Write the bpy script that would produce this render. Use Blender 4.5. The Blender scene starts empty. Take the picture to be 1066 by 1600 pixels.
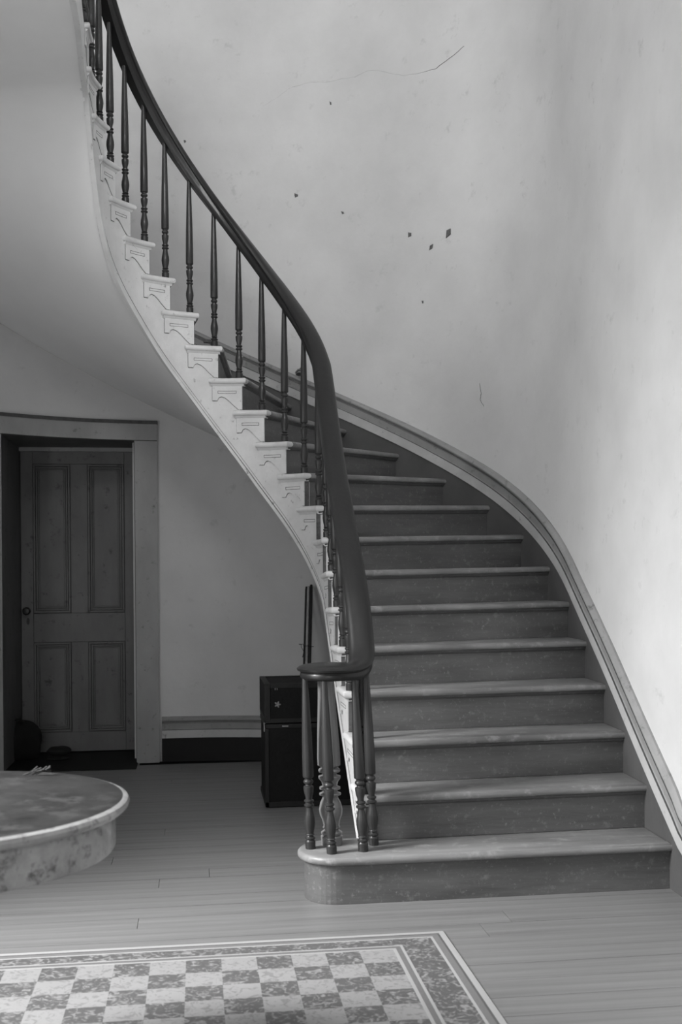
import bpy, bmesh, math, random
import numpy as np
from mathutils import Vector, Matrix
random.seed(7)
PI = math.pi
C = bpy.context.scene.collection
scn = bpy.context.scene

# ------------------------------------------------------------------ camera, world, light, exposure
F_PX, XC, YH, EYE = 1700.0, 533.0, 896.0, 1.30
YAW = math.atan((XC - 308.0) / F_PX)
cam = bpy.data.cameras.new('camera'); camo = bpy.data.objects.new('camera', cam); C.objects.link(camo)
cam.sensor_fit = 'HORIZONTAL'; cam.sensor_width = 36.0; cam.lens = 36.0 * F_PX / 1066.0
cam.shift_y = (YH - 800.0) / 1066.0; cam.clip_start = 0.05; cam.clip_end = 60
camo.matrix_world = Matrix.Translation((0, 0, EYE)) @ Matrix.Rotation(-YAW, 4, 'Z') @ Matrix.Rotation(PI/2, 4, 'X') @ Matrix.Rotation(-0.008, 4, 'Z')
cam.dof.use_dof = True; cam.dof.focus_distance = 5.6
cam.dof.aperture_fstop = (cam.lens / 1000.0) / 0.009
scn.camera = camo
scn.view_settings.view_transform = 'Standard'; scn.view_settings.look = 'None'
scn.view_settings.gamma = 1.0; scn.view_settings.use_curve_mapping = False
scn.view_settings.exposure = 0.0

w = bpy.data.worlds.new('world'); scn.world = w; w.use_nodes = True
w.node_tree.nodes['Background'].inputs[0].default_value = (.8, .8, .8, 1)
w.node_tree.nodes['Background'].inputs[1].default_value = 0.35

def area(name, loc, target, sx, sy, power, spread=180):
    l = bpy.data.lights.new(name, 'AREA'); l.shape = 'RECTANGLE'; l.size = sx; l.size_y = sy
    l.energy = power; l.spread = math.radians(spread)
    o = bpy.data.objects.new(name, l); C.objects.link(o); o.location = loc
    o.rotation_euler = (Vector(target) - Vector(loc)).to_track_quat('-Z', 'Y').to_euler()
    return o
# daylight through the side doorway (left, in front of the stairs), the street door behind the camera and the upper hall window, plus an added soffit fill
area('side_window_daylight', (-4.6, 2.75, 4.1), (-0.2, 2.95, 0.4), 1.4, 2.6, 1040)
area('soffit_fill_light', (-2.30, 3.05, 1.60), (1.0, 3.4, 1.9), 1.4, 2.2, 44)  # added wide fill at the window opening, lifts the soffit
area('street_door_daylight', (-0.5, -0.52, 1.25), (-0.2, 4.0, 0.5), 1.7, 2.1, 46)
area('upper_hall_window_daylight', (-0.6, -0.5, 5.6), (0.5, 7.5, 4.0), 3.0, 1.7, 400)

# ------------------------------------------------------------------ helpers
def link(o, parent=None):
    C.objects.link(o)
    if parent is not None: o.parent = parent
    return o
def mesh_obj(name, verts, faces, mat, parent=None, smooth=None):
    me = bpy.data.meshes.new(name); me.from_pydata([tuple(map(float, v)) for v in verts], [], faces); me.validate()
    bm = bmesh.new(); bm.from_mesh(me); bmesh.ops.recalc_face_normals(bm, faces=bm.faces)
    if smooth is not None:
        for f in bm.faces: f.smooth = True
        for e in bm.edges:
            if len(e.link_faces) == 2 and e.calc_face_angle(0) > math.radians(smooth): e.smooth = False
    bm.to_mesh(me); bm.free(); me.materials.append(mat)
    return link(bpy.data.objects.new(name, me), parent)
class MB:
    def __init__(s): s.v = []; s.f = []
    def add(s, v, f):
        n = len(s.v); s.v += [tuple(p) for p in v]; s.f += [tuple(i + n for i in q) for q in f]
    def box(s, x0, x1, y0, y1, z0, z1):
        s.add([(x0,y0,z0),(x1,y0,z0),(x1,y1,z0),(x0,y1,z0),(x0,y0,z1),(x1,y0,z1),(x1,y1,z1),(x0,y1,z1)],
              [(0,3,2,1),(4,5,6,7),(0,1,5,4),(1,2,6,5),(2,3,7,6),(3,0,4,7)])
    def rings(s, rings, closed=True, cap=True):
        n = len(rings[0]); v = [p for r in rings for p in r]; f = []
        for i in range(len(rings) - 1):
            for j in range(n if closed else n - 1):
                k = (j + 1) % n; f.append((i*n + j, i*n + k, (i+1)*n + k, (i+1)*n + j))
        if cap: f.append(tuple(range(n))[::-1]); f.append(tuple((len(rings)-1)*n + j for j in range(n)))
        s.add(v, f)
    def lathe(s, prof, c=(0,0,0), n=20, top=None, fat=1.0):
        # prof: (radius, z); top: (dx, dy) drift at unit height for a leaning post
        R = []
        for r, z in prof:
            dx, dy = (top[0]*z, top[1]*z) if top else (0, 0)
            r *= fat; R.append([(c[0]+dx+r*math.cos(2*PI*k/n), c[1]+dy+r*math.sin(2*PI*k/n), c[2]+z) for k in range(n)])
        s.rings(R)
    def tube(s, pts, r, n=8):
        P = [Vector(p) for p in pts]; R = []
        for i, p in enumerate(P):
            t = (P[min(i+1, len(P)-1)] - P[max(i-1, 0)]).normalized()
            a = Vector((0,0,1)) if abs(t.z) < .9 else Vector((1,0,0))
            b = t.cross(a).normalized(); c = t.cross(b)
            rr = r[i] if isinstance(r, (list, tuple)) else r
            R.append([tuple(p + rr*(b*math.cos(2*PI*k/n) + c*math.sin(2*PI*k/n))) for k in range(n)])
        s.rings(R)
    def build(s, name, mat, parent=None, smooth=None): return mesh_obj(name, s.v, s.f, mat, parent, smooth)
def bevel(o, w=.003, seg=2):
    m = o.modifiers.new('bevel', 'BEVEL'); m.width = w; m.segments = seg; m.limit_method = 'ANGLE'; return o
def empty(name, loc=(0,0,0)):
    o = bpy.data.objects.new(name, None); o.location = loc; C.objects.link(o); return o
def tag(o, label, cat, group=None):
    o['label'] = label; o['category'] = cat
    if group: o['group'] = group
    return o
def struct(o): o['kind'] = 'structure'; return o
def part(name, mb, mat, root, smooth=None):
    """a part whose mesh is given in world coordinates, under an empty that only moves"""
    if root.name.startswith(('staircase', 'balustrade')): mb.v = [warp(p) for p in mb.v]
    o = mb.build(name, mat, root, smooth); o.matrix_parent_inverse = Matrix.Translation(-root.location) if root.parent is None else Matrix()
    return o

def material(name, g, var=.0, scale=3.0, rough=.6, bump=.0, bscale=None, stretch=(1,1,1), spots=0.0, spot_g=.05, spot_scale=30, worn=0.0, worn_g=.5, worn_scale=8, detail=6, spec=.5, coat=0):
    m = bpy.data.materials.new(name); m.use_nodes = True; nt = m.node_tree; N = nt.nodes; L = nt.links
    bs = N['Principled BSDF']; bs.inputs['Roughness'].default_value = rough; bs.inputs['Specular IOR Level'].default_value = spec
    bs.inputs['Coat Weight'].default_value = coat
    tc = N.new('ShaderNodeTexCoord'); mp = N.new('ShaderNodeMapping'); mp.inputs['Scale'].default_value = stretch
    L.new(tc.outputs['Object'], mp.inputs[0])
    no = N.new('ShaderNodeTexNoise'); no.inputs['Scale'].default_value = scale; no.inputs['Detail'].default_value = detail; no.inputs['Roughness'].default_value = .62
    L.new(mp.outputs[0], no.inputs[0])
    cr = N.new('ShaderNodeValToRGB'); lo, hi = max(g*(1-var), 0), min(g*(1+var), 1)
    cr.color_ramp.elements[0].position = .3; cr.color_ramp.elements[1].position = .7
    cr.color_ramp.elements[0].color = (lo, lo, lo, 1); cr.color_ramp.elements[1].color = (hi, hi, hi, 1)
    L.new(no.outputs[0], cr.inputs[0]); col = cr.outputs[0]
    def layer(sc, amount, gg, col, off):
        n2 = N.new('ShaderNodeTexNoise'); n2.inputs['Scale'].default_value = sc; n2.inputs['Detail'].default_value = 8; n2.inputs['Roughness'].default_value = .7
        m2 = N.new('ShaderNodeMapping'); m2.inputs['Location'].default_value = (off, off*2, off*3); L.new(tc.outputs['Object'], m2.inputs[0]); L.new(m2.outputs[0], n2.inputs[0])
        r2 = N.new('ShaderNodeValToRGB'); r2.color_ramp.elements[0].position = 1 - amount - .12; r2.color_ramp.elements[1].position = 1 - amount
        L.new(n2.outputs[0], r2.inputs[0])
        mx = N.new('ShaderNodeMix'); mx.data_type = 'RGBA'; mx.inputs[7].default_value = (gg, gg, gg, 1)
        L.new(r2.outputs[0], mx.inputs[0]); L.new(col, mx.inputs[6]); return mx.outputs[2]
    if spots: col = layer(spot_scale, spots, spot_g, col, 3.1)
    if worn: col = layer(worn_scale, worn, worn_g, col, 7.7)
    L.new(col, bs.inputs['Base Color'])
    if bump:
        bn = N.new('ShaderNodeTexNoise'); bn.inputs['Scale'].default_value = bscale or scale*8; bn.inputs['Detail'].default_value = 5
        L.new(mp.outputs[0], bn.inputs[0]); b = N.new('ShaderNodeBump'); b.inputs['Strength'].default_value = bump; b.inputs['Distance'].default_value = .01
        L.new(bn.outputs[0], b.inputs['Height']); L.new(b.outputs[0], bs.inputs['Normal'])
    return m
M_plaster = material('wall_plaster', .50, .10, 1.3, .9, .22, 14, spots=.28, spot_g=.41, spot_scale=9)
M_soffit = material('soffit_plaster', .76, .05, 1.2, .9, .12, 10)
M_white = material('old_white_paint', .62, .10, 6, .55, .15, 40, spots=.27, spot_g=.22, spot_scale=26)
M_trim = material('grey_white_trim_paint', .40, .12, 5, .5, .1, 40, spots=.27, spot_g=.15, spot_scale=22)
M_mould = material('grey_moulding_paint', .23, .14, 5, .5, .1, 40, spots=.3, spot_g=.10, spot_scale=18)
M_shade_line = material('groove_and_shade_line', .07, .3, 20, .9)  # dark strips: grooves, plus shade of bracket lines and casing cap as colour
M_stair = material('dark_stair_paint', .095, .30, 7, .5, .2, 30, stretch=(.25,.25,1.6), spots=.31, spot_g=.16, spot_scale=22, worn=.30, worn_g=.20, worn_scale=55)
M_tread = material('worn_tread_paint', .20, .30, 5, .42, .2, 30, stretch=(.4,2,2), worn=.34, worn_g=.28, worn_scale=14)
M_skirt = material('stair_skirt_paint', .075, .15, 4, .5, .1)
M_rail = material('mahogany_handrail', .012, .25, 6, .40, .08, 50, stretch=(1,1,.3), spec=.35, coat=.12)
M_bal = material('varnished_baluster', .028, .3, 14, .42, .08, 60, stretch=(1,1,.15), spec=.35, coat=.15)
M_newel = material('varnished_newel', .19, .25, 12, .35, .08, 60, stretch=(1,1,.15))
M_floor = material('pine_floor_board', .175, .24, 2.6, .42, .04, 12, stretch=(.30,11,11), detail=9)
M_gap = material('dark_gap_between_boards', .05, .2, 5, .9)
M_door = material('dark_grained_door', .115, .22, 5, .55, .15, 30, stretch=(1,1,.35), spots=.3, spot_g=.03, spot_scale=14)
M_dark = material('black_iron', .012, .2, 20, .4)
M_trunk = material('black_trunk_leather', .004, .35, 9, .6, .3, 60, spec=.2)
M_trunk2 = material('trunk_binding', .010, .4, 12, .5, .2, 60, spec=.3)
M_brass = material('tarnished_brass', .22, .3, 40, .4)
M_cloth = material('black_cloth', .006, .3, 12, .95)
M_table = material('dusty_table_top', .035, .45, 9, .5, .05, 40, spec=.3, worn=.36, worn_g=.075, worn_scale=14)
M_tedge = material('highlit_edge_veneer', .34, .25, 18, .28, .03, 40, coat=.4, spots=.36, spot_g=.12, spot_scale=26)  # pale tone holds the edge highlight; the mottled spots are the veneer's own
M_stick = material('dark_pole', .012, .3, 12, .5)
M_slat = material('pale_pole', .35, .2, 10, .6)
M_cord = material('black_cord', .01, .2, 20, .9)
M_hole = material('broken_plaster_edge', .10, .5, 60, .95)
M_sprig = material('dry_sprig', .04, .4, 30, .9)

_g = np.linspace(0, 12, 1201)
_k = np.exp(-.5*(np.arange(-60, 61)/18.0)**2); _k /= _k.sum()
# ------------------------------------------------------------------ stair geometry: plan curves (metres; x right, y away, z up)
RISE = .19; NST = 22
CI = (.065, 5.87); R0 = .60                    # centre of the well
CO = (-.13, 5.58); RW = 2.10                   # centre of the apse wall
DUX_S = None
def inner(s, r):
    if s < 0: return (CI[0] + r, CI[1] + s)
    if s > PI*R0:
        q = s - PI*R0; f = min(q/.9, 1); return (CI[0] - r + .036*f*f*(3-2*f), CI[1] - q)
    a = s/R0; return (CI[0] + r*math.cos(a), CI[1] + r*math.sin(a))
def inner_n(s):                                # towards the well
    if s < 0: return (-1, 0)
    if s > PI*R0: return (1, 0)
    a = s/R0; return (-math.cos(a), -math.sin(a))
DUX = ([3.0, 4.2, 4.6, 5.1, 5.5, 5.88, 6.17, 6.5, 6.82, 7.3], [-.05, -.045, -.030, -.005, .01, .035, .045, .022, .0, .0])
def outer(t, r):
    r += float(np.interp(t, *DUX_S))
    if t < CO[1]: return (CO[0] + r, t)
    a = (t - CO[1])/2.05
    if a > PI: return (CO[0] - r, CO[1] - (a - PI)*2.05)
    return (CO[0] + r*math.cos(a), CO[1] + r*math.sin(a))
RN, RF, RB = .595, .622, .632                  # nosing, string face, baluster line
SI = [None] + [v - CI[1] for v in (4.20, 4.44, 4.68, 4.92, 5.15, 5.37)] + [-.29, -.09, .10, .265, .42, .57]
for th in (67.5, 80.8, 93.8, 107, 119, 131, 142, 151.5, 160.5, 173): SI.append(math.radians(th)*R0)
TO = [None, 4.21, 4.48, 4.745, 5.01, 5.30, 5.59, 5.88, 6.17]
for th in (25.0, 35.0, 45.5, 56.6, 67.7, 79, 90, 101, 112, 123, 134, 145, 156, 167): TO.append(CO[1] + math.radians(th)*2.05)
DUX_S = (_g, np.convolve(np.pad(np.interp(_g, *DUX), 60, mode='edge'), _k, mode='valid'))
def smoothline(xs, ys, ext0, ext1, sig):
    xs = np.array(xs); ys = np.array(ys); g = np.linspace(xs[0] - 2, xs[-1] + 2, 1600)
    s0 = (ys[2]-ys[0])/(xs[2]-xs[0]); y = np.interp(g, xs, ys)
    y = np.where(g < xs[0], ys[0] + s0*(g - xs[0]), y)
    if ext1 == 'flat': y = np.where(g > xs[-1], ys[-1], y)
    k = int(sig/(g[1]-g[0])); ker = np.exp(-.5*(np.arange(-3*k, 3*k+1)/max(k,1))**2); ker /= ker.sum()
    yp = np.convolve(np.pad(y, 3*k, mode='edge'), ker, mode='valid')
    d = np.gradient(yp, g)
    return (lambda q: float(np.interp(q, g, yp))), (lambda q: float(np.interp(q, g, d)))
ZI, DI = smoothline(SI[1:], [RISE*n for n in range(1, NST+1)], 0, 'flat', .09)
ZO, DO = smoothline(TO[1:], [RISE*n for n in range(1, NST+1)], 0, 'flat', .16)
def zlow(s): return max(ZI(s) - .325*math.sqrt(1 + DI(s)**2), 0.0)
ZO2, DO2 = smoothline(TO[1:], [RISE*n for n in range(1, NST+1)], 0, 'flat', .5)
def zlow_out(t): return max(ZO2(t) - .445*math.sqrt(1 + DO2(t)**2)*.93, 0.0)
def lin(a, b, k): return [a + (b-a)*i/k for i in range(k+1)]

SAG = ([-1.3, -.75, -.5, -.29, -.09, .10, .265, .42, .57, .707, .85, 1.1, 3], [0, 0, -.006, -.015, -.025, -.033, -.028, -.024, -.019, -.012, -.010, -.002, 0])
def warp(p):
    """the old treads have settled a little towards the well"""
    x, y, z = p; dx, dy = x - CI[0], y - CI[1]
    if dy < 0 and dx > 0: s, r = dy, dx
    elif dy < 0: return p
    else: s, r = math.atan2(dy, dx)*R0, math.hypot(dx, dy)
    f = min(max((r - .62)/1.25, 0), 1)
    return (x, y, z + float(np.interp(s, *SAG))*(1 - f))
def slab(mb, outline, ztop, th, er=.014):
    """a board with rounded arrises from a plan outline (counter-clockwise)"""
    n = len(outline); P = [Vector(p) for p in outline]; nr = []
    for i in range(n):
        a = (P[i] - P[i-1]); b = (P[(i+1) % n] - P[i])
        na = Vector((a.y, -a.x)).normalized() if a.length > 1e-9 else None; nb = Vector((b.y, -b.x)).normalized() if b.length > 1e-9 else None
        m = ((na or nb) + (nb or na)); d = max(m.length_squared/2, .3); nr.append(m/d)
    R = []
    h = th/2
    for k in range(7):
        a = PI/2 - PI*k/6
        ins = er*(1 - math.cos(a)); R.append([(P[i].x - nr[i].x*ins, P[i].y - nr[i].y*ins, ztop - h + h*math.sin(a)) for i in range(n)])
    mb.rings(R[::-1])

stair = tag(empty('staircase', (.7, 4.4, 0)), 'curved staircase with dark worn treads, white scrolled string and plaster underside', 'staircase')
TH = .034
for n in range(1, NST + 1):
    zt = RISE*n
    # ---- tread (or landing nosing)
    s0 = SI[n]; t0 = TO[n]
    s1 = SI[n+1] + .035 if n < NST else SI[n] + .12
    t1 = TO[n+1] + .035 if n < NST else TO[n] + .35
    rin = .640
    A = [inner(s, rin) for s in lin(s0, s1, 8)]; B = [outer(t, 2.085) for t in lin(t0, t1, 8)]
    mb = MB()
    if n == 1:
        # bull-nosed first tread wrapping the newel
        cx, cy, R = .552, 4.365, .160
        arc = [(cx + R*math.cos(a), cy + R*math.sin(a)) for a in lin(math.radians(-90), math.radians(-270), 16)]
        ol = [B[0]] + B[1:] + A[::-1][:1] + [(CI[0] + rin, cy + R)] + arc[::-1]
        slab(mb, ol, zt, TH)
    else:
        slab(mb, B + A[::-1], zt, TH)
    part('tread', mb, M_tread if n < 8 else M_tread, stair, 40)
    # ---- nosing return over the string
    if n > 1:
        split = s0
        e = s1 + (.050 if n > 8 else .030)
        def strip(a, b): return [inner(s, .645) for s in lin(a, b, 8)] + [inner(s, RN) for s in lin(b, a, 8)]
        if split > s0:
            mb = MB(); slab(mb, strip(s0, split), zt, TH); part('nosing_end', mb, M_tread, stair, 40)
        mb = MB(); slab(mb, strip(split, e), zt, TH); part('nosing_return', mb, M_white, stair, 40)
        # cove under the return
        mb = MB(); R = []
        for s in lin(s0 + .018, e - .012, 10):
            R.append([(*inner(s, r), z) for r, z in ((.64, zt-TH+.002), (.607, zt-TH+.002), (.610, zt-TH-.006), (.616, zt-TH-.013), (.64, zt-TH-.013))])
        mb.rings(R); part('cove_moulding', mb, M_white, stair, 30)
    # ---- riser
    zb = RISE*(n-1)
    p = Vector(inner(s0, RF)); q = Vector(outer(t0, 2.085)); d = (q - p).normalized(); back = Vector((-d.y, d.x))
    if n > 15 and back.dot(Vector(inner(s0 + .1, .9)) - p) < 0: back = -back
    if n <= 15 and back.dot(Vector(inner(s0 + .1, .9)) - p) < 0: back = -back
    def corner(pt, off): return pt + back*off
    mb = MB()
    if n == 1:
        cx, cy, R = .552, 4.365, .133
        arc = [(cx + R*math.cos(a), cy + R*math.sin(a)) for a in lin(math.radians(-90), math.radians(-270), 20)]
        f0 = (q.x, q.y + .028)
        ol = [f0, (q.x, q.y+.05), (cx + .02, q.y+.055)] + [(cx + (R-.02)*math.cos(a), cy + (R-.02)*math.sin(a)) for a in lin(math.radians(-90), math.radians(-270), 20)] + [(CI[0]+RF, cy+R-.02), (CI[0]+RF, cy+R)] + arc[::-1]
        mb.rings([[(x, y, z) for x, y in ol] for z in (0, zt - TH)])
    else:
        a, b = corner(p, .028), corner(q, .028); c, e2 = corner(q, .046), corner(p, .046)
        mb.rings([[(v.x, v.y, z) for v in (a, b, c, e2)] for z in (zb, zt - TH)])
    part('riser', mb, M_stair, stair)
    # small scotia under the nosing
    mb = MB()
    if n > 1:
        a, b = corner(p, .012), corner(q, .012); c, e2 = corner(q, .03), corner(p, .03)
        mb.rings([[(v.x, v.y, z) for v in (a + back*k, b + back*k, c, e2)] for z, k in ((zt-TH-.016, .014), (zt-TH-.007, .004), (zt-TH, 0))])
        part('scotia', mb, M_stair, stair)

# ---- string (the white outer face), stepped under the treads
mb = MB(); cols = []
s_start = -1.46
for n in range(1, NST + 1):
    a = (SI[n] + .030) if n > 1 else s_start
    b = SI[n+1] + .030 if n < NST else SI[n] + 1.3
    for s in lin(a, b, 8 if n < NST else 20): cols.append((s, RISE*n - TH))
rings = []
for s, zt in cols:
    zl = min(zlow(s), zt - .01)
    rings.append([(*inner(s, RF), zl), (*inner(s, RF), zt), (*inner(s, RF+.03), zt), (*inner(s, RF+.03), zl)])
mb.rings(rings); part('string_board', mb, M_white, stair, 35)
# bead along its lower edge
def edge_bead(h0, h1, r0, r1, name, mat):
    mb = MB(); R = []
    for s in lin(-1.25, SI[NST] + 1.3, 150):
        k = math.sqrt(1 + DI(s)**2); z = ZI(s) - .325*k
        if z < .02: continue
        R.append([(*inner(s, r0), z + h0*k), (*inner(s, r0), z + h1*k), (*inner(s, r1), z + h1*k), (*inner(s, r1), z + h0*k)])
    mb.rings(R); part(name, mb, mat, stair, 40)
edge_bead(-.012, .004, RF-.008, RF+.02, 'edge_bead', M_white)
edge_bead(.004, .0068, RF-.0012, RF+.01, 'bead_groove', M_shade_line)
edge_bead(.018, .0198, RF-.0008, RF+.01, 'bead_groove', M_shade_line)

# ---- scrolled brackets under each return, with an incised slot
def br_outline(L):
    # (distance from riser, drop below nosing) of one bracket; L = distance to the next riser
    k = (L+.022)/.125
    xr, xl = 0.0, L + .034
    pts = [(xr, -.013), (xr, -.152)]
    pts += [(xr + .018*k, -.150), (xr + .040*k, -.125), (xr + .060*k, -.098), (xr + .078*k, -.080), (xr + .094*k, -.073), (xr + .104*k, -.078), (xr + .110*k, -.090), (xr + .112*k, -.098), (xl, -.098), (xl, -.013)]
    return pts
for n in range(2, NST + 1):
    s0 = SI[n] + .030; L = (SI[n+1] - SI[n]) if n < NST else .125
    zt = RISE*n - TH
    pts = br_outline(L)
    # top edge samples so the plate bends with the string
    mb = MB(); xs = sorted(set([p[0] for p in pts[1:-1]]))
    low = pts[1:-1]
    def zb_at(x):
        for i in range(len(low)-1):
            if low[i][0] <= x <= low[i+1][0] and low[i+1][0] > low[i][0]:
                f = (x-low[i][0])/(low[i+1][0]-low[i][0]); return low[i][1] + f*(low[i+1][1]-low[i][1])
        return low[-1][1]
    R = []
    for x in xs:
        s = s0 + x; zz = zb_at(x)
        R.append([(*inner(s, RF+.002), zt+zz), (*inner(s, RF+.002), zt-.012), (*inner(s, RF-.007), zt-.012), (*inner(s, RF-.007), zt+zz)])
    mb.rings(R); b = part('bracket', mb, M_white, stair, 30)
    # dark strips: shade of the slot and round the scroll, put in as colour
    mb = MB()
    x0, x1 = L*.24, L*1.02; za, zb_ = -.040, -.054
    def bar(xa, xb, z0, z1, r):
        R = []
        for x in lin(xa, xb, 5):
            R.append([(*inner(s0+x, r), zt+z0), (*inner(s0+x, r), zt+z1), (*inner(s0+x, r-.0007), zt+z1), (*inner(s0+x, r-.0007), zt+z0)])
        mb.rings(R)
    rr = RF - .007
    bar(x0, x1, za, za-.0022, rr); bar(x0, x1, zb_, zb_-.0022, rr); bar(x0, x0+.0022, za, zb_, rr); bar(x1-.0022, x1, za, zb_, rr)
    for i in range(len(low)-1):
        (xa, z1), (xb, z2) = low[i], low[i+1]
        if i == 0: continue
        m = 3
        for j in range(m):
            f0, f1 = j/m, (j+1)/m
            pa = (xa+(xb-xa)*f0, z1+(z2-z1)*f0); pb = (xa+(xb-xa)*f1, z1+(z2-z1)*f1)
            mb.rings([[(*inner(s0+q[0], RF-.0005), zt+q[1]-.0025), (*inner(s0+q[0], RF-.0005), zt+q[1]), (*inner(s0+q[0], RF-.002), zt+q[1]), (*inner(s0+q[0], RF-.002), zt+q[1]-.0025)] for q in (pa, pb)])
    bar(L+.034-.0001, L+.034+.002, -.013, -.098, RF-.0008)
    mb.v = [warp(p) for p in mb.v]; o = mb.build('bracket_shade_line', M_shade_line, b)

# ---- plaster underside
mb = MB(); V = []; K = 12; ns = [2.2 + i*(NST - 2.2)/110 for i in range(111)]
idx = list(range(1, NST+1))
rowsA = []
for nn in ns:
    s = float(np.interp(nn, idx, SI[1:])) + .03; t = float(np.interp(nn, idx, TO[1:])) + .03
    a = inner(s, RF + .012); b = outer(t, RW - .004); za, zb_ = zlow(s), zlow_out(t)
    rowsA.append([(a[0]+(b[0]-a[0])*k/K, a[1]+(b[1]-a[1])*k/K, za+(zb_-za)*k/K) for k in range(K+1)])
# join the flat underside of the landing
s_end, t_end = s, t
for q in range(1, 15):
    f = q/14; v = CI[1]-.2 + (-1.25)*f
    s = s_end + f*1.2; a = inner(s, RF+.012); t = t_end + f*1.35; b = outer(t, RW - .004); za = zlow(s); e3 = f*f*(3-2*f); zb_ = zlow_out(t)*(1-e3) + 3.74*e3
    rowsA.append([(a[0]+(b[0]-a[0])*k/K, a[1]+(b[1]-a[1])*k/K, za+(zb_-za)*k/K) for k in range(K+1)])
for i in range(len(rowsA)-1):
    pass
bot = [r for r in rowsA]; top = [[(x, y, z+.03) for x, y, z in r] for r in rowsA]
mb.rings([b + t[::-1] for b, t in zip(bot, top)]); part('plaster_soffit', mb, M_soffit, stair, 60)

# ------------------------------------------------------------------ balustrade
bal = tag(empty('balustrade', (.54, 4.42, .19)), 'dark polished handrail on slender turned balusters ending in a round volute over the newel', 'balustrade')
def top_over(s): return float(np.interp(s, [-1.3, -.3, .2, 2.2], [.745, .80, .84, .84]))
def rail_top(s): return ZI(s) + top_over(s)
path = []
ctrl = [(.505, 4.318, .930), (.545, 4.312, .930), (.590, 4.318, .931), (.630, 4.336, .937), (.658, 4.372, .960), (.672, 4.42, 1.005), (.676, 4.475, 1.085)]
cp = [Vector(c) for c in ctrl]
for i in range(len(cp)-1):
    p0, p1, p2, p3 = cp[max(i-1,0)], cp[i], cp[i+1], cp[min(i+2, len(cp)-1)]
    for j in range(4):
        t = j/4; path.append(.5*((2*p1) + (p2-p0)*t + (2*p0-5*p1+4*p2-p3)*t*t + (3*p1-p0-3*p2+p3)*t**3))
def rail_r(s): return float(np.interp(s, [-1.3, -.5, .3], [.611, .611, .632]))
blend0 = -1.33
for s in lin(blend0, SI[NST] + 1.1, 110):
    x, y = inner(s, rail_r(s)); path.append(Vector((x, y, rail_top(s))))
for it in range(14):
    path = [path[0]] + [Vector(((path[i-1].x + 2*path[i].x + path[i+1].x)/4, (path[i-1].y + 2*path[i].y + path[i+1].y)/4, path[i].z)) if i < 60 else path[i] for i in range(1, len(path)-1)] + [path[-1]]
# smooth heights of the easing
Z = [p.z for p in path]
for it in range(10):
    Z = [Z[0]] + [(Z[i-1] + 2*Z[i] + Z[i+1])/4 for i in range(1, len(Z)-1)] + [Z[-1]]
for p, z in zip(path, Z): p.z = z
RS = 1.17
PROF = [(-.022, 0), (-.034, -.004), (-.042, -.012), (-.0455, -.021), (-.042, -.029), (-.035, -.033), (-.034, -.038), (-.036, -.046), (-.034, -.058), (-.028, -.068),
        (.028, -.068), (.034, -.058), (.036, -.046), (.034, -.038), (.035, -.033), (.042, -.029), (.0455, -.021), (.042, -.012), (.034, -.004), (.022, 0), (.0, .002)]
mb = MB(); R = []
for i, p in enumerate(path):
    t = (path[min(i+1, len(path)-1)] - path[max(i-1, 0)]).normalized()
    side = Vector((t.y, -t.x, 0)).normalized(); up = side.cross(t)
    if up.z < 0: up = -up
    flat = float(np.interp(i, [6, 24], [.72, 1.0]))
    R.append([tuple(p + side*a*RS + up*b*flat*RS) for a, b in PROF])
mb.rings(R)
cprof = [(.001, .9325), (.085, .933), (.112, .930), (.128, .924), (.138, .916), (.135, .908), (.124, .904), (.122, .898), (.125, .890), (.123, .880), (.114, .872), (.001, .872)]
mb.lathe(cprof[::-1], (.535, 4.395, 0), 40)
hr = part('handrail', mb, M_rail, bal, 35)
mb = MB(); mb.lathe([(.001, .9335), (.010, .9335), (.011, .931)][::-1], (.52, 4.41, 0), 16); part('newel_plug', mb, M_dark, bal, 30)

BP = [(.019, 0), (.0195, .030), (.0165, .034), (.0155, .037), (.0195, .041), (.0195, .045), (.0145, .049), (.0125, .053), (.0175, .057), (.0145, .061), (.0145, .066),
      (.0185, .085), (.0208, .105), (.0195, .125), (.0155, .145), (.0130, .160), (.0125, .168), (.0185, .173), (.0190, .178), (.0135, .182), (.0130, .186), (.0180, .191), (.0180, .196),
      (.0120, .200), (.0130, .210), (.0175, .228), (.0190, .246), (.0185, .252), (.0125, .255), (.0115, .260), (.0175, .266), (.0190, .271), (.0175, .276), (.0125, .281), (.0130, .285), (.0185, .288), (.0205, .292)]
def baluster(x, y, z0, ztop, tx, ty):
    h = ztop - z0; prof = BP + [(.0200, .292 + (h-.292)*.2), (.0185, .292 + (h-.292)*.4), (.0125, .292 + (h-.292)*.85), (.0100, h)]
    mb = MB(); mb.lathe(prof, (x, y, z0), 18, ((tx-x)/h, (ty-y)/h), 1.08); return part('baluster', mb, M_bal, bal, 38)
zr = RISE
baluster(.446, 4.375, zr, .883, .428, 4.372)
baluster(.521, 4.283, zr, .883, .497, 4.300)
baluster(.650, 4.300, zr, .890, .622, 4.325)
baluster(.708, 4.392, zr, .925, .684, 4.425)
def under(x, y):
    d = min(path, key=lambda p: (p.x-x)**2 + (p.y-y)**2); i = path.index(d)
    t = (path[min(i+1, len(path)-1)] - path[max(i-1, 0)]).normalized(); c = max(math.hypot(t.x, t.y), .3)
    return d.z - .066/c
for n in range(2, NST + 1):
    s = SI[n] + .050; x, y = inner(s, RB); tx, ty = inner(s, rail_r(s) + .002)
    baluster(x, y, RISE*n, under(tx, ty), tx, ty)
for k in range(1, 8):
    s = SI[NST] + .05 + .14*k; x, y = inner(s, RB); baluster(x, y, RISE*NST, under(x, y), x, y)
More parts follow.
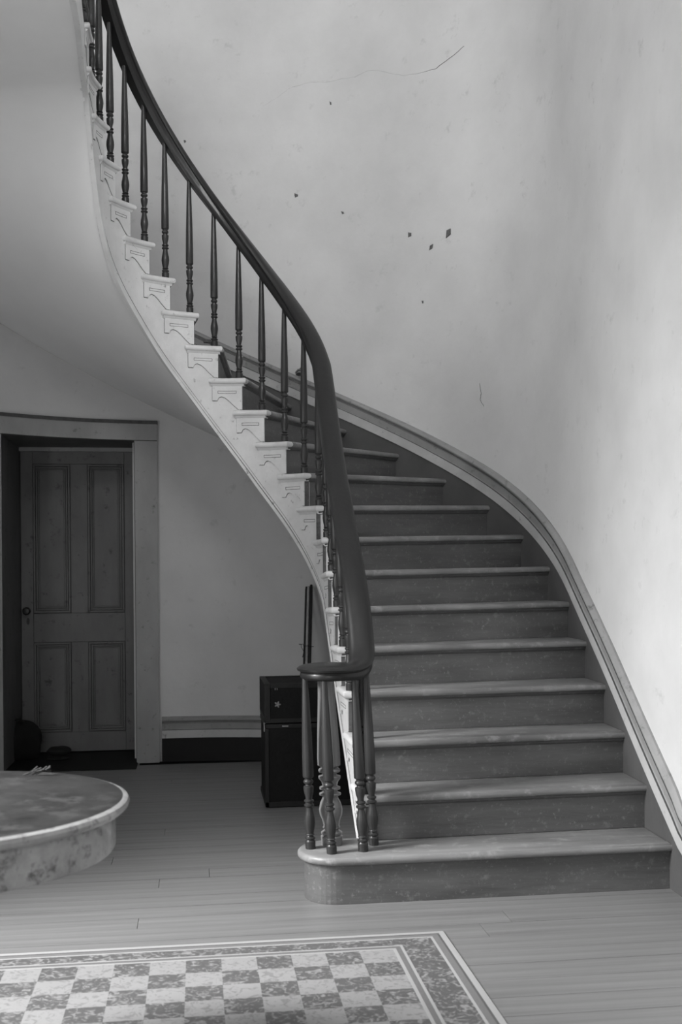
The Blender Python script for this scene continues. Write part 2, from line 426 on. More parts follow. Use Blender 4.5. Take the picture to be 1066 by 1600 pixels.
NP = [(.043, 0), (.045, .035), (.038, .040), (.043, .046), (.043, .052), (.033, .058), (.030, .064), (.036, .070), (.032, .078), (.036, .10), (.046, .125), (.048, .145), (.043, .17), (.033, .19), (.030, .198), (.044, .204), (.045, .210), (.031, .216),
      (.030, .222), (.043, .228), (.043, .235), (.030, .241), (.034, .258), (.045, .272), (.046, .280), (.030, .285), (.028, .292), (.043, .298), (.045, .304), (.042, .310), (.030, .316), (.036, .320), (.047, .326), (.0475, .36), (.043, .47), (.036, .60), (.033, .70)]
mb = MB(); mb.lathe(NP, (.540, 4.428, RISE), 26, (-.03, 0)); part('newel_post', mb, M_newel, bal, 38)

# ------------------------------------------------------------------ room shell
def wall_strip(name, pts, z0, z1, th, mat):
    mb = MB(); R = []
    n = len(pts)
    for i, p in enumerate(pts):
        a = Vector(pts[max(i-1, 0)]); b = Vector(pts[min(i+1, n-1)]); t = (b-a).normalized(); o = Vector((t.y, -t.x))
        q = Vector(p) + o*th
        R.append([(p[0], p[1], z0), (p[0], p[1], z1), (q.x, q.y, z1), (q.x, q.y, z0)])
    mb.rings(R); return struct(mb.build(name, mat, None, 40))
HT = 6.9; YF = -.6; XL = CO[0] - RW; XR = CO[0] + RW
def arcpt(deg, r=RW): return outer(CO[1] + math.radians(deg)*2.05, r)
# door opening in the apse: x from DX0 to DX1
DX0, DX1, DH = -1.275, -.425, 2.235
dg1 = math.degrees(math.acos((DX1-CO[0])/RW)); dg0 = math.degrees(math.acos((DX0-CO[0])/RW))
wall_strip('wall_right', [(XR-.05, YF), (XR-.05, 0)] + [outer(t, RW) for t in lin(2.5, CO[1], 24)], 0, HT, .15, M_plaster)
# one continuous curved wall with the doorway left out of it
mb = MB(); angs = sorted(set([i*3.0 for i in range(0, 61)] + [dg1, dg0]))
for i in range(len(angs)-1):
    a0, a1 = angs[i], angs[i+1]; mid = (a0+a1)/2; z0 = DH if dg1 < mid < dg0 else 0
    p, q = arcpt(a0), arcpt(a1); p2, q2 = arcpt(a0, RW+.15), arcpt(a1, RW+.15)
    for zz in ([(z0, HT)] if z0 else [(0, DH), (DH, HT)]):
        mb.add([(*p, zz[0]), (*q, zz[0]), (*q, zz[1]), (*p, zz[1]), (*p2, zz[0]), (*q2, zz[0]), (*q2, zz[1]), (*p2, zz[1])], [(0,1,2,3), (4,7,6,5)])
bmv = {}; V = []; Fc = []
for f in mb.f:
    g = []
    for i in f:
        k = tuple(round(c, 5) for c in mb.v[i])
        if k not in bmv: bmv[k] = len(V); V.append(mb.v[i])
        g.append(bmv[k])
    Fc.append(tuple(g))
mb.v, mb.f = V, Fc
wb = struct(mb.build('wall_back', M_plaster, None, 40))
# left wall with the tall side window the daylight comes through
mb = MB(); x0, x1 = XL-.15, XL
mb.box(x0, x1, YF, 2.28, 0, HT); mb.box(x0, x1, 3.82, CO[1], 0, HT); mb.box(x0, x1, 2.28, 3.82, 3.35, HT); mb.box(x0, x1, 2.28, 3.82, 0, .45)
struct(mb.build('wall_left', M_plaster))
mb = MB(); mb.box(XL-.15, XR+.15, YF-.15, YF, 0, HT); struct(mb.build('wall_front', M_plaster))
mb = MB(); mb.box(XL-.15, XR+.15, YF-.15, CO[1]+RW+.3, HT, HT+.12); struct(mb.build('ceiling', M_soffit))
# upper floor over the front of the hall, its edge turning into the landing
mb = MB(); mb.box(XL, XR, YF, 2.6, 3.76, RISE*NST); struct(mb.build('floor_upper', M_soffit))
mb = MB(); mb.box(XL, CI[0]-RF-.002, 2.6, CO[1]-.35, 4.02, RISE*NST-.001); fland = struct(mb.build('floor_landing', M_tread))
mb = MB(); mb.box(XL, CI[0]-RF+.03, 2.6, 4.44, 3.74, 4.019); mb.build('plaster_underside', M_soffit, fland)

# ---- ground floor: boards running across the hall
mb = MB(); mb.box(XL-.2, XR+.2, YF, 8.5, -.06, -.022); fl = struct(mb.build('floor', M_gap))
def xspan(y):
    if y <= CO[1]: return XL + .001, XR - .001
    if y >= CO[1] + RW - .003: return None
    h = math.sqrt(RW**2 - (y-CO[1])**2); return CO[0]-h, CO[0]+h
y = 2.30; bw = .135; k = 0
shared = {}
while y < 8.16:
    w_ = bw*random.uniform(.92, 1.08); g = .0016
    ya, yb = y, min(y + w_ - g, 8.17)
    sp = xspan(ya); 
    if ya > 6.9: sp = (-1.9 if ya < 7.3 else DX0-.02, 1.2 if ya < 7.3 else (.9 if ya < 7.55 else DX1+.02))
    cuts = [sp[0]] + ([random.uniform(sp[0]+.8, sp[1]-.8)] if sp[1]-sp[0] > 2.5 else []) + [sp[1]]
    for a, b in zip(cuts[:-1], cuts[1:]):
        mb = MB(); dz = random.uniform(-.0005, .0005); mb.box(a + .001, b - .001, ya, yb, -.022, dz)
        off = random.uniform(0, 20)
        mb.v = [(vx - (a+b)/2 , vy - (ya+yb)/2, vz) for vx, vy, vz in mb.v]
        o = mb.build('floor_board', M_floor, fl); o.location = ((a+b)/2, (ya+yb)/2, 0); k += 1
    y += w_
# nearer boards, behind the lens
y = YF
while y < 2.28:
    mb = MB(); mb.box(XL, XR, y, min(y+.133, 2.297), -.022, 0); mb.build('floor_board', M_floor, fl); y += .1355

# ---- skirting and dado moulding up the stair wall
def base_run(name, prof, T, zfun, mat, parent, kfun=None):
    mb = MB(); R = []
    for t in T:
        z, k = zfun(t)
        R.append([(*outer(t, RW - d), z + h*k) for d, h in prof])
    mb.rings(R); return mb.build(name, mat, parent, 30)
T0 = TO[1] - .42
Tst = lin(T0, TO[NST] + .3, 140)
def pitch(t):
    return max(ZO(t) + (.055 if t > 5.3 else .055 + .0*t), .165), math.sqrt(1 + DO(t)**2)
def pz(t):
    z, k = pitch(t); f = float(np.interp(z, [.165, .24], [0, 1])); return z, 1 + (k-1)*f
mb = MB(); R = []
for t in Tst:
    z, k = pz(t); zl = zlow_out(t) + .02 if zlow_out(t) > .03 else 0
    R.append([(*outer(t, RW + .002), zl), (*outer(t, RW-.020), zl), (*outer(t, RW-.020), z+.004), (*outer(t, RW+.002), z+.004)])
mb.rings(R); bs = struct(mb.build('baseboard_right', M_skirt, None, 30))
BAND = [(-.002, 0), (.030, 0), (.030, .052), (.027, .056), (-.002, .056)]
MID = [(-.002, .056), (.024, .0575), (.020, .062), (.022, .100), (.027, .104), (.027, .108), (-.002, .108)]
TOPM = [(-.002, .108), (.021, .1095), (.023, .114), (.030, .120), (.030, .127), (.022, .134), (.014, .140), (.010, .147), (-.002, .148)]
base_run('band_board', BAND, Tst, pz, M_trim, bs); base_run('middle_moulding', MID, Tst, pz, M_mould, bs); base_run('top_moulding', TOPM, Tst, pz, M_mould, bs)
for h0 in (.0545, .1062, .1172): base_run('moulding_groove', [(.0, h0), (.0305, h0), (.0305, h0+.0035), (.0, h0+.0035)] if h0 < .1 else [(.0, h0), (.0275, h0), (.0275, h0+.0028), (.0, h0+.0028)], Tst, pz, M_shade_line, bs)
# level base along the right wall towards the street
lvl = lambda t: (.165, 1.0)
Tl = [YF + .01, 2.0, T0 + .001]
mb = MB(); mb.box(XR-.070, XR-.048, YF+.01, T0, 0, .169); b2 = struct(mb.build('baseboard_hall', M_skirt))
for nm, pr, mt in (('band_board', BAND, M_trim), ('middle_moulding', MID, M_mould), ('top_moulding', TOPM, M_mould)): base_run(nm, pr, Tl, lvl, mt, b2)
# base of the curved wall under the stairs, from the door casing round to the stairs
M_black = material('black_base_paint', .006, .2, 5, .6, spec=.25)
ta = CO[1] + math.radians(4)*2.05; tb = CO[1] + math.radians(dg1 - 4.75)*2.05
Tb = lin(ta, tb, 60)
mb = MB(); mb.rings([[(*outer(t, RW+.002), 0), (*outer(t, RW-.022), 0), (*outer(t, RW-.022), .169), (*outer(t, RW+.002), .169)] for t in Tb])
b3 = struct(mb.build('baseboard_back', M_black, None, 30))
for nm, pr, mt in (('band_board', BAND, M_trim), ('middle_moulding', MID, M_mould), ('top_moulding', TOPM, M_mould)): base_run(nm, pr, Tb, lvl, mt, b3)
base_run('moulding_groove', [(.0, .0545), (.0285, .0545), (.0285, .0585), (.0, .0585)], Tb, lvl, M_shade_line, b3)
Tc = lin(CO[1] + math.radians(dg0 + 5)*2.05, CO[1] + PI*2.05, 20)
mb = MB(); mb.rings([[(*outer(t, RW+.002), 0), (*outer(t, RW-.022), 0), (*outer(t, RW-.022), .169), (*outer(t, RW+.002), .169)] for t in Tc])
b4 = struct(mb.build('baseboard_left', M_black, None, 30))
for nm, pr, mt in (('band_board', BAND, M_trim), ('middle_moulding', MID, M_mould), ('top_moulding', TOPM, M_mould)): base_run(nm, pr, Tc, lvl, mt, b4)

# ------------------------------------------------------------------ door in the curved wall
DY = 8.16
def arc_board(mb, xa, xb, z0, z1, d0, d1, k=14):
    aa = math.acos((xa-CO[0])/RW); ab = math.acos((xb-CO[0])/RW)
    R = []
    for a in lin(aa, ab, k):
        c, s_ = math.cos(a), math.sin(a)
        pt = lambda d: (CO[0] + (RW-d)*c, CO[1] + (RW-d)*s_)
        R.append([(*pt(d0), z0), (*pt(d1), z0), (*pt(d1), z1), (*pt(d0), z1)])
    mb.rings(R)
M_case = material('door_casing_paint', .26, .14, 5, .5, .15, 30, stretch=(1,1,.4), spots=.29, spot_g=.09, spot_scale=18)
mb = MB(); arc_board(mb, DX0 - .15, DX1 + .155, 2.232, 2.345, -.01, .030, 20); tr = struct(mb.build('trim_1', M_case, None, 30))
mb = MB(); arc_board(mb, DX0 - .155, DX1 + .16, 2.345, 2.368, -.01, .038, 20); mb.build('casing_cap', M_shade_line, tr, 30)  # dark tone stands in for the shade on the top bead
mb = MB(); arc_board(mb, DX1, DX1 + .155, 0, 2.2285, -.01, .028, 3); mb.build('casing_upright', M_case, tr, 30)
mb = MB(); arc_board(mb, DX0 - .15, DX0, 0, 2.2285, -.01, .028, 3); mb.build('casing_upright', M_case, tr, 30)
mb = MB(); arc_board(mb, DX1 + .06, DX1 + .156, 0, .255, .027, .034, 3); mb.build('plinth_block', M_case, tr, 30)
# deep jamb lining
mb = MB(); yr = CO[1] + math.sqrt(RW**2 - (DX1-CO[0])**2); yl = CO[1] + math.sqrt(RW**2 - (DX0-CO[0])**2)
mb.box(DX1, DX1+.02, yr + .02, DY+.06, 0, DH); mb.box(DX0-.02, DX0, yl + .02, DY+.06, 0, DH)
mb.add([(DX0-.02, yl+.05, DH), (DX1+.02, yr+.05, DH), (DX1+.02, DY+.06, DH), (DX0-.02, DY+.06, DH), (DX0-.02, yl+.05, DH+.02), (DX1+.02, yr+.05, DH+.02), (DX1+.02, DY+.06, DH+.02), (DX0-.02, DY+.06, DH+.02)],
       [(0,3,2,1), (4,5,6,7), (0,1,5,4), (1,2,6,5), (2,3,7,6), (3,0,4,7)])
mb.build('jamb_lining', M_door, tr)
mb = MB(); mb.box(DX0, DX1, DY-.030, DY-.006, DH-.028, DH); mb.build('head_stop', M_case, tr)
mb = MB(); mb.box(DX0-.01, DX1+.01, 7.40, DY+.04, -.02, .006); mb.build('threshold', M_black, tr)
mb = MB(); mb.box(XL-.15, XR+.15, DY+.07, DY+.2, 0, HT); mb.build('masonry_backing', M_shade_line, tr)
# leaf
door = struct(empty('door_1', (DX0, DY, 0)))
def dpart(name, boxes, mat=None, par=None, bev=.0):
    mb = MB()
    for b_ in boxes: mb.box(*b_)
    o = mb.build(name, mat or M_door, None); o.parent = par or door
    o.matrix_parent_inverse = Matrix.Translation(-door.location)
    if bev: bevel(o, bev)
    return o
UX = [DX0+.004, -1.185, -.915, -.795, -.527, DX1-.004]; UZ = [.012, .155, .815, 1.025, 2.118, DH-.005]
y0, y1 = DY, DY+.04
dpart('stile', [(UX[0], UX[1], y0, y1, UZ[0], UZ[5])], bev=.002); dpart('stile', [(UX[4], UX[5], y0, y1, UZ[0], UZ[5])], bev=.002)
for za, zb_ in ((UZ[0], UZ[1]), (UZ[2], UZ[3]), (UZ[4], UZ[5])): dpart('rail', [(UX[1]+.001, UX[4]-.001, y0+.001, y1, za, zb_)], bev=.002)
for za, zb_ in ((UZ[1], UZ[2]), (UZ[3], UZ[4])):
    dpart('muntin', [(UX[2], UX[3], y0+.001, y1, za+.001, zb_-.001)], bev=.002)
    for xa, xb in ((UX[1], UX[2]), (UX[3], UX[4])):
        p_ = dpart('panel', [(xa, xb, y0+.020, y0+.032, za, zb_), (xa+.052, xb-.052, y0+.014, y0+.022, za+.052, zb_-.052)])
        def frame(name, i0, i1, f0, f1, mat):
            q = [(xa+i0, xb-i0, f0, f1, za+i0, za+i1), (xa+i0, xb-i0, f0, f1, zb_-i1, zb_-i0), (xa+i0, xa+i1, f0, f1, za+i1, zb_-i1), (xb-i1, xb-i0, f0, f1, za+i1, zb_-i1)]
            o = dpart(name, q, mat, door); return bevel(o, .003, 2)
        frame('panel_moulding', .004, .018, y0-.008, y0+.02, M_door)
        frame('panel_moulding', .022, .034, y0+.002, y0+.02, M_door)
        frame('panel_moulding', .037, .046, y0+.008, y0+.02, M_door)
        frame('panel_groove', .0, .004, y0-.001, y0+.02, M_shade_line)
mb = MB(); kx, kz = DX0 + .047, 1.045
R = []
for r, d in ((.026, 0), (.026, -.006), (.012, -.010), (.010, -.028), (.020, -.034), (.028, -.046), (.028, -.054), (.020, -.064), (.002, -.067)):
    R.append([(kx + r*math.cos(2*PI*k/18), DY + d, kz + r*math.sin(2*PI*k/18)) for k in range(18)])
mb.rings(R); o = mb.build('door_knob', M_dark, None, 40); o.parent = door; o.matrix_parent_inverse = Matrix.Translation(-door.location)
mb = MB(); mb.rings([[(kx + .004 + .012*sx*math.cos(2*PI*k/16)*.9, DY + yy, kz - .075 + .026*math.sin(2*PI*k/16)) for k in range(16)] for yy, sx in ((0, 1), (-.004, 1), (-.006, .8))])
o = mb.build('keyhole_cover', M_dark, None, 40); o.parent = door; o.matrix_parent_inverse = Matrix.Translation(-door.location)

# ------------------------------------------------------------------ plaster damage (chips, hole, cracks) lying in the wall surface
def on_wall(x, y, off=0.0):
    """point where the sight line through a pixel meets the apse or right wall"""
    dx, dy = x - XC, y - YH; dx, dy = dx - .008*dy, dy + .008*dx
    d = Vector((dx/F_PX, 1, -dy/F_PX)); c, s = math.cos(YAW), math.sin(YAW)
    D = Vector((d.x*c + d.y*s, -d.x*s + d.y*c, d.z))
    o = Vector((0, 0, EYE)); r = RW - off
    a = D.x**2 + D.y**2; b = 2*(D.x*(o.x-CO[0]) + D.y*(o.y-CO[1])); cc = (o.x-CO[0])**2 + (o.y-CO[1])**2 - r*r
    t = (-b + math.sqrt(b*b - 4*a*cc))/(2*a); p = o + D*t
    if p.x > XR - off - 1e-6 or p.y < CO[1]:
        t = (XR - off)/D.x; p = o + D*t
    return p
def chip(pts, name, mat, depth=.003):
    P = [on_wall(x, y, .0) for x, y in pts]; c = sum(P, Vector())/len(P)
    inn = (Vector((CO[0], CO[1], c.z)) - c).normalized()
    mb = MB(); mb.rings([[tuple(p - inn*.004) for p in P], [tuple(p + inn*.0015) for p in P], [tuple(c + (p-c)*.72 + inn*depth) for p in P]]); return mb.build(name, mat, wb)
chips = [[(460,302),(466,304),(466,307),(461,309)], [(533,330),(537,331),(538,334),(535,335)], [(638,363),(643,364),(643,369),(638,371)], [(672,384),(677,381),(676,388),(671,391)],
         [(698,360),(704,357),(704,366),(697,372)], [(287,219),(290,219),(291,222),(288,224)], [(659,470),(662,470),(662,474),(660,474)], [(515,158),(518,160),(518,164),(516,164)]]
for c_ in chips: chip(c_, 'plaster_chip', M_hole)
ck = [(410,166),(432,154),(452,138),(462,135),(486,128),(497,128),(508,129),(535,123),(555,120),(575,111),(594,110),(611,115),(634,118),(655,114),(681,107),(709,87),(725,72)]
def crack(pts, wd, name='plaster_crack'):
    mb = MB(); fine = []
    for (a, b), (c_, d) in zip(pts[:-1], pts[1:]):
        for j in range(4):
            f = j/4; fine.append((a + (c_-a)*f + random.uniform(-.5, .5), b + (d-b)*f + random.uniform(-.7, .7)))
    fine.append(pts[-1]); N_ = len(fine)
    R = []
    for i, (x, y) in enumerate(fine):
        w_ = wd*(.4 + .6*math.sin(PI*i/(N_-1)))*random.uniform(.7, 1.2); p = on_wall(x, y, 0); inn = (Vector((CO[0], CO[1], p.z)) - p).normalized()
        R.append([tuple(p + Vector((0,0,w_)) - inn*.002), tuple(p + inn*.0012), tuple(p - Vector((0,0,w_)) - inn*.002)])
    mb.rings(R); return mb.build(name, M_hole, wb)
crack(ck, .0020); crack([(450,134),(456,135),(464,136)], .0015); crack([(750,600),(752,615),(750,625),(756,635)], .0030)
# old gas-pipe hole low on the wall
c_ = on_wall(468, 583, 0); inn = (Vector((CO[0], CO[1], c_.z)) - c_).normalized(); sd = Vector((inn.y, -inn.x, 0))
mb = MB(); R = []
for r, d in ((.030, -.004), (.028, .006), (.023, .012), (.019, .012), (.016, -.003)):
    R.append([tuple(c_ + sd*r*math.cos(2*PI*k/14)*random.uniform(.9,1.1) + Vector((0,0,1))*r*.85*math.sin(2*PI*k/14) + inn*d) for k in range(14)])
mb.rings(R); mb.build('broken_hole', M_hole, wb, 60)
mb = MB(); mb.rings([[tuple(c_ + sd*.017*math.cos(2*PI*k/14) - Vector((0,0,.008)) + Vector((0,0,1))*.012*math.sin(2*PI*k/14) + inn*d) for k in range(14)] for d in (.0, .0125)]); mb.build('hole_dark_centre', M_dark, wb)
for pts in ([(461,582),(466,576),(468,578),(463,584)], [(466,578),(471,573),(472,576),(468,579)]): chip(pts, 'plaster_chip', M_hole)
# ------------------------------------------------------------------ trunk standing on end under the stairs
TX, TY, TW, TD, THH = .372, 6.04, .60, .47, .685
trunk = tag(empty('trunk', (TX + TW/2, TY + TD/2, 0)), 'tall black travelling trunk with bound corners standing under the stairs', 'trunk')
def tpart(name, bs_, mat, bev=.004):
    mb = MB()
    for b_ in bs_: mb.box(*b_)
    return bevel(part(name, mb, mat, trunk), bev)
SEAM = .47
tpart('body', [(TX, TX+TW, TY, TY+TD, .006, SEAM-.003)], M_trunk, .010)
tpart('lid', [(TX-.002, TX+TW+.002, TY-.002, TY+TD+.002, SEAM, THH)], M_trunk, .012)
e_ = .005; wv = .026
for z0, z1 in ((SEAM-.028, SEAM-.004), (SEAM+.002, SEAM+.026), (.006, .034)):
    tpart('binding', [(TX-e_, TX+TW+e_, TY-e_, TY+.001, z0, z1), (TX-e_, TX+.001, TY-e_, TY+TD+e_, z0, z1)], M_trunk2, .002)
tpart('binding', [(TX-e_-.002, TX+wv, TY-e_-.002, TY+wv, THH-.2, THH+e_), ], M_trunk2, .003)
tpart('binding', [(TX-e_-.002, TX+wv, TY+TD-wv, TY+TD+e_, THH-.2, THH+e_), ], M_trunk2, .003)
tpart('binding', [(TX-e_, TX+wv, TY-e_, TY+TD+e_, THH-.004, THH+e_)], M_trunk2, .002)
tpart('binding', [(TX-e_, TX+TW+e_, TY+TD-wv, TY+TD+e_, THH-.004, THH+e_)], M_trunk2, .002)
tpart('binding', [(TX-e_, TX+TW+e_, TY-e_, TY+wv*.6, THH-.02, THH+e_)], M_trunk2, .002)
tpart('corner_post', [(TX-e_, TX+.016, TY-e_, TY+.016, .006, SEAM-.03)], M_trunk2, .002)
mb = MB(); cx_, cz_ = TX + .066, .575; R = []
for rr_, yy in ((1, TY-.002), (1, TY-.007), (.62, TY-.010), (.45, TY-.006), (.3, TY-.005)):
    R.append([(cx_ + rr_*(.014 + .005*math.cos(5*2*PI*k/30))*math.cos(2*PI*k/30), yy, cz_ + rr_*(.014 + .005*math.cos(5*2*PI*k/30))*math.sin(2*PI*k/30)) for k in range(30)])
mb.rings(R); part('brass_rosette', mb, M_brass, trunk, 40)
for dx_ in (.051, .062): tpart('catch', [(TX+dx_, TX+dx_+.004, TY-.008, TY, .655, .667)], M_brass, .001)
tpart('lock_plate', [(TX+.09, TX+.125, TY-.007, TY, SEAM-.02, SEAM-.012)], M_brass, .001)
tpart('hinge', [(TX-.010, TX, TY+.03, TY+.06, SEAM-.05, SEAM-.0)], M_brass, .002)
# ------------------------------------------------------------------ poles tied together, leaning behind the trunk
pl = tag(empty('tied_poles', (.40, 6.98, 0)), 'tall dark poles tied with a cord, leaning on the wall behind the trunk', 'poles')
def ptat(x, y, Y):
    dx, dy = x - XC, y - YH; dx, dy = dx - .008*dy, dy + .008*dx
    X = dx/F_PX*Y; z = EYE - dy/F_PX*Y; c, s = math.cos(YAW), math.sin(YAW)
    return Vector((X*c + Y*s, -X*s + Y*c, z))
def pole(name, xt, xb, yt, r, mat, dY=0, flat=1.0):
    a = ptat(xt, yt, 7.45 + dY); b = ptat(xb, 1035, 7.20 + dY); d = (b-a)/(a.z-b.z); foot = a + d*a.z; foot.z = .003
    mb = MB(); mb.tube([foot, foot.lerp(a, .5), foot.lerp(a, .985), a], [r, r*1.05, r, r*.7], 12); return part(name, mb, mat, pl, 50)
pole('dark_pole', 479.0, 475.9, 917, .009, M_stick, .03)
pole('pale_pole', 482.0, 479.2, 916, .0085, M_slat, -.012)
pole('dark_pole', 486.5, 483.6, 914, .0115, M_stick, .0)
mb = MB(); q = [ptat(474.5, 1010, 7.20), ptat(480, 1009, 7.185), ptat(486, 1010, 7.185), ptat(490, 1010.5, 7.20)]
mb.tube(q, .0022, 6); mb.tube([ptat(475.5,1010,7.19), ptat(473,1006,7.18), ptat(470.5,1006.5,7.18), ptat(471,1011,7.18), ptat(474,1017,7.18), ptat(475.5,1011,7.19)], .0018, 6)
mb.tube([ptat(475.5,1010,7.19), ptat(475,1018,7.18), ptat(473,1027,7.18)], [.002,.002,.003], 6); mb.tube([ptat(472,1007,7.18), ptat(467,1006.5,7.18)], [.002,.003], 6)
part('cord', mb, M_cord, pl, 50)

# block left on the moulding by the stairs
bp = on_wall(326, 533, .02)
mb = MB(); mb.box(bp.x-.035, bp.x+.03, bp.y-.012, bp.y+.006, bp.z-.012, bp.z+.010)
tag(bevel(mb.build('wood_scrap', M_hole), .003), 'small dark scrap lying on the stair wall moulding behind a baluster', 'scrap')

# ------------------------------------------------------------------ round table at the left
tbx, tby, tz = -.625, 2.785, .742
table = tag(empty('round_table', (tbx, tby, 0)), 'round wooden table with a dusty mottled top at the left edge', 'table')
mb = MB(); mb.lathe([(.001, tz-.032), (.425, tz-.032), (.440, tz-.028), (.449, tz-.020), (.452, tz-.012), (.448, tz-.004), (.440, tz-.001), (.434, tz)], (tbx, tby, 0), 96)
part('table_top', mb, M_tedge, table, 30)
mb = MB(); mb.lathe([(.001, tz-.002), (.436, tz-.001), (.434, tz+.0006), (.001, tz+.001)], (tbx, tby, 0), 96); part('top_veneer', mb, M_table, table, 60)
mb = MB(); mb.lathe([(.390, tz-.125), (.412, tz-.125), (.416, tz-.118), (.416, tz-.032), (.390, tz-.032)], (tbx, tby, 0), 96); part('apron', mb, M_tedge, table, 30)
mb = MB(); mb.lathe([(.20, .05), (.20, .10), (.10, .13), (.06, .20), (.055, .30), (.075, .38), (.05, .46), (.07, .56), (.16, .612), (.16, .7)], (tbx, tby, 0), 32); part('pedestal', mb, M_newel, table, 40)
for k in range(3):
    a = PI/2 + k*2*PI/3 + .3; mb = MB(); pts = [(tbx + r*math.cos(a), tby + r*math.sin(a), z) for r, z in ((.12, .10), (.22, .085), (.30, .05), (.36, .028))]
    mb.tube(pts, [.035, .032, .028, .027], 10); part('foot', mb, M_newel, table, 50)
sp = empty('dry_sprig', (0, 0, 0)); base = ptat(46, 1205, 3.03); base.z = tz + .004; sp.location = base
tag(sp, 'small dry sprig lying on the far edge of the round table', 'sprig')
mb = MB()
for k in range(9):
    a = random.uniform(-.6, .9); L_ = random.uniform(.03, .06); d = Vector((math.cos(a), .3*math.sin(a), 0)); p1 = base + Vector((random.uniform(-.02,.02), 0, 0))
    mb.tube([p1, p1 + d*L_*.5 + Vector((0,0,.010)), p1 + d*L_ + Vector((0,0,random.uniform(.004,.022)))], [.0012, .0010, .0032], 6)
part('stems', mb, M_sprig, sp, 60)

# ------------------------------------------------------------------ dark things on the floor by the door
def blob(name, c, r, mat, seed, parent=None, zmin=.0, e=1.0):
    bm = bmesh.new(); bmesh.ops.create_icosphere(bm, subdivisions=4, radius=1)
    rnd = random.Random(seed); w_ = [(rnd.uniform(1.5, 4), rnd.uniform(1.5, 4), rnd.uniform(1.5, 4), rnd.uniform(0, 6)) for _ in range(4)]
    for v in bm.verts:
        p = v.co; d = 1 + sum(.035*math.sin(a*p.x + b*p.y*1.3 + c2*p.z + ph) for a, b, c2, ph in w_)
        q = Vector((p.x*r[0]*d, p.y*r[1]*d, p.z*r[2]*d)); q.z = max(q.z + c[2], zmin); v.co = Vector((c[0]+q.x, c[1]+q.y, q.z))
    me = bpy.data.meshes.new(name); bm.to_mesh(me); bm.free(); me.materials.append(mat)
    for p in me.polygons: p.use_smooth = True
    return link(bpy.data.objects.new(name, me), parent)
b0 = ptat(38, 1192, 7.7)
bag = tag(empty('cloth_bag', (b0.x-.03, b0.y, 0)), 'black slumped cloth bag on the floor against the door', 'bag')
o = blob('bag_body', (0, 0, .12), (.155, .12, .155), M_cloth, 3, bag, .007)
mb = MB(); mb.tube([(-.05, -.03, .25), (-.03, -.05, .29), (.01, -.05, .295), (.04, -.03, .25)], .010, 8); mb.build('bag_handle', M_cloth, bag, 60)
h0 = ptat(88, 1184, 7.72)
hat = tag(empty('flat_cap', (h0.x+.02, h0.y, 0)), 'flat black cap lying beside the black bag at the door', 'cap')
blob('crown', (0, 0, .055), (.085, .07, .036), M_cloth, 5, hat, .012)
mb = MB(); mb.lathe([(.001, .008), (.070, .008), (.078, .014), (.070, .020), (.001, .022)], (.0, -.045, 0), 28); mb.build('peak', M_cloth, hat, 60)

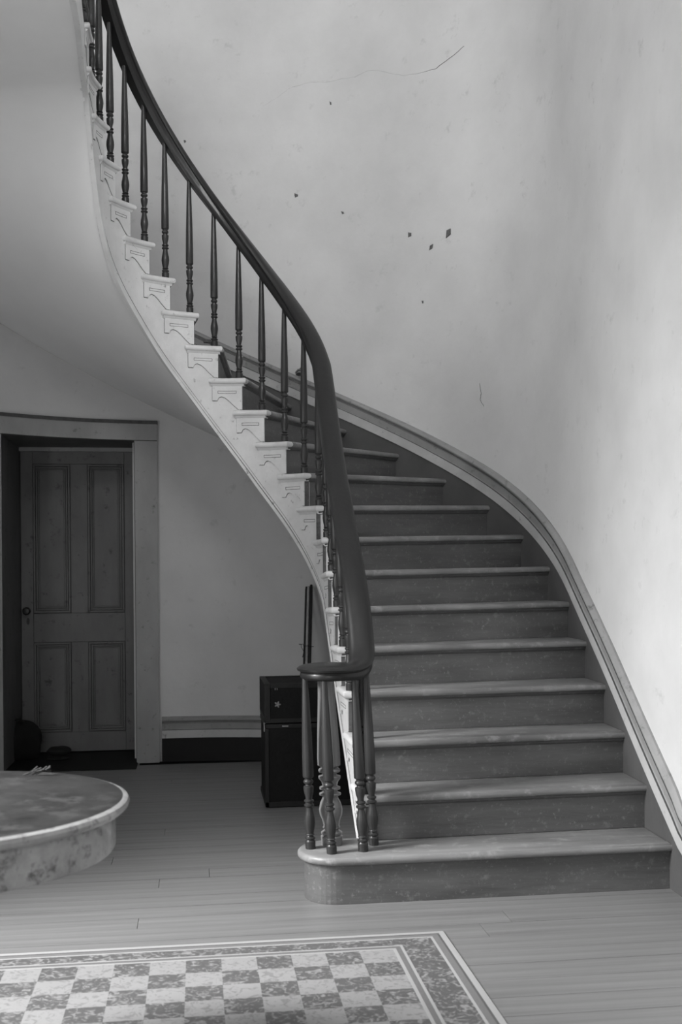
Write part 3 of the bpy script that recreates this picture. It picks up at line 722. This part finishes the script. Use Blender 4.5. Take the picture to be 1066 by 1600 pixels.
# ------------------------------------------------------------------ painted floor cloth
def rug_mat():
    m = bpy.data.materials.new('painted_floor_cloth'); m.use_nodes = True; nt = m.node_tree; N = nt.nodes; L = nt.links
    bs_ = N['Principled BSDF']; bs_.inputs['Roughness'].default_value = .4
    tc = N.new('ShaderNodeTexCoord'); sx = N.new('ShaderNodeSeparateXYZ'); L.new(tc.outputs['Object'], sx.inputs[0])
    def M(op, a, b=None, c=None):
        n = N.new('ShaderNodeMath'); n.operation = op
        for i, v in enumerate((a, b, c)):
            if v is None: continue
            if isinstance(v, (int, float)): n.inputs[i].default_value = v
            else: L.new(v, n.inputs[i])
        return n.outputs[0]
    # distance from the right edge and the far edge (object origin = far right corner; rug lies at x<0, y<0)
    ax = M('MULTIPLY', sx.outputs[0], -1); ay = M('MULTIPLY', sx.outputs[1], -1)
    def mix(f, a, b):
        n = N.new('ShaderNodeMix'); n.data_type = 'RGBA'; L.new(f, n.inputs[0])
        for i, v in ((6, a), (7, b)):
            if isinstance(v, float): n.inputs[i].default_value = (v, v, v, 1)
            else: L.new(v, n.inputs[i])
        return n.outputs[2]
    no = N.new('ShaderNodeTexNoise'); no.inputs['Scale'].default_value = 34; no.inputs['Detail'].default_value = 4; no.inputs['Distortion'].default_value = 1.6
    mp = N.new('ShaderNodeMapping'); mp.inputs['Scale'].default_value = (1, 1, 1); L.new(tc.outputs['Object'], mp.inputs[0]); L.new(mp.outputs[0], no.inputs[0])
    r1 = N.new('ShaderNodeValToRGB'); r1.color_ramp.elements[0].position = .50; r1.color_ramp.elements[1].position = .66
    r1.color_ramp.elements[0].color = (.10,.10,.10,1); r1.color_ramp.elements[1].color = (.27,.27,.27,1); L.new(no.outputs[0], r1.inputs[0])
    r2 = N.new('ShaderNodeValToRGB'); r2.color_ramp.elements[0].position = .36; r2.color_ramp.elements[1].position = .48
    r2.color_ramp.elements[0].color = (.20,.20,.20,1); r2.color_ramp.elements[1].color = (.28,.28,.28,1); L.new(no.outputs[0], r2.inputs[0])
    S = RUG_SQ; bx, by = RUG_BX, RUG_BY
    cx = M('FLOOR', M('DIVIDE', M('SUBTRACT', ax, bx), S)); cy = M('FLOOR', M('DIVIDE', M('SUBTRACT', ay, by), S))
    par = M('MODULO', M('ABSOLUTE', M('ADD', cx, cy)), 2); par = M('GREATER_THAN', par, .5)
    col = mix(par, r2.outputs[0], r1.outputs[0])
    inb = M('MAXIMUM', M('LESS_THAN', ax, bx), M('LESS_THAN', ay, by))
    col = mix(inb, col, r1.outputs[0])
    e = M('MINIMUM', ax, ay)
    def band(lo, hi, a, b, v):
        nonlocal col
        # frame lines: between lo..hi of whichever edge is nearer, measured with separate borders
        dx = M('SUBTRACT', ax, a); dy = M('SUBTRACT', ay, b); d = M('MINIMUM', dx, dy)
        f = M('MULTIPLY', M('GREATER_THAN', d, lo), M('LESS_THAN', d, hi)); col = mix(f, col, v)
    for lo, hi, v in ((-.02, .022, .36), (.022, .030, .10), (.030, .052, .17), (.052, .062, .36)): band(lo, hi, 0, 0, v)
    for lo, hi, v in ((-.040, -.030, .34), (-.030, -.012, .15), (-.012, .0, .34)): band(lo, hi, bx, by, v)
    L.new(col, bs_.inputs['Base Color']); return m
rc = ptat(693, 1456.5, 1); k_ = EYE/(EYE - rc.z); rcx, rcy = rc.x*k_, rc.y*k_
RUG_SQ, RUG_BX, RUG_BY = .1175, .215, .165
M_rug = rug_mat()
mb = MB(); mb.box(-2.05, 0, -3.2, 0, 0.0015, .0050)
rug = mb.build('floor_cloth', M_rug); rug.location = (rcx, rcy, 0); bevel(rug, .0015)
tag(rug, 'painted floor cloth with marbled border and light and dark check', 'rug')
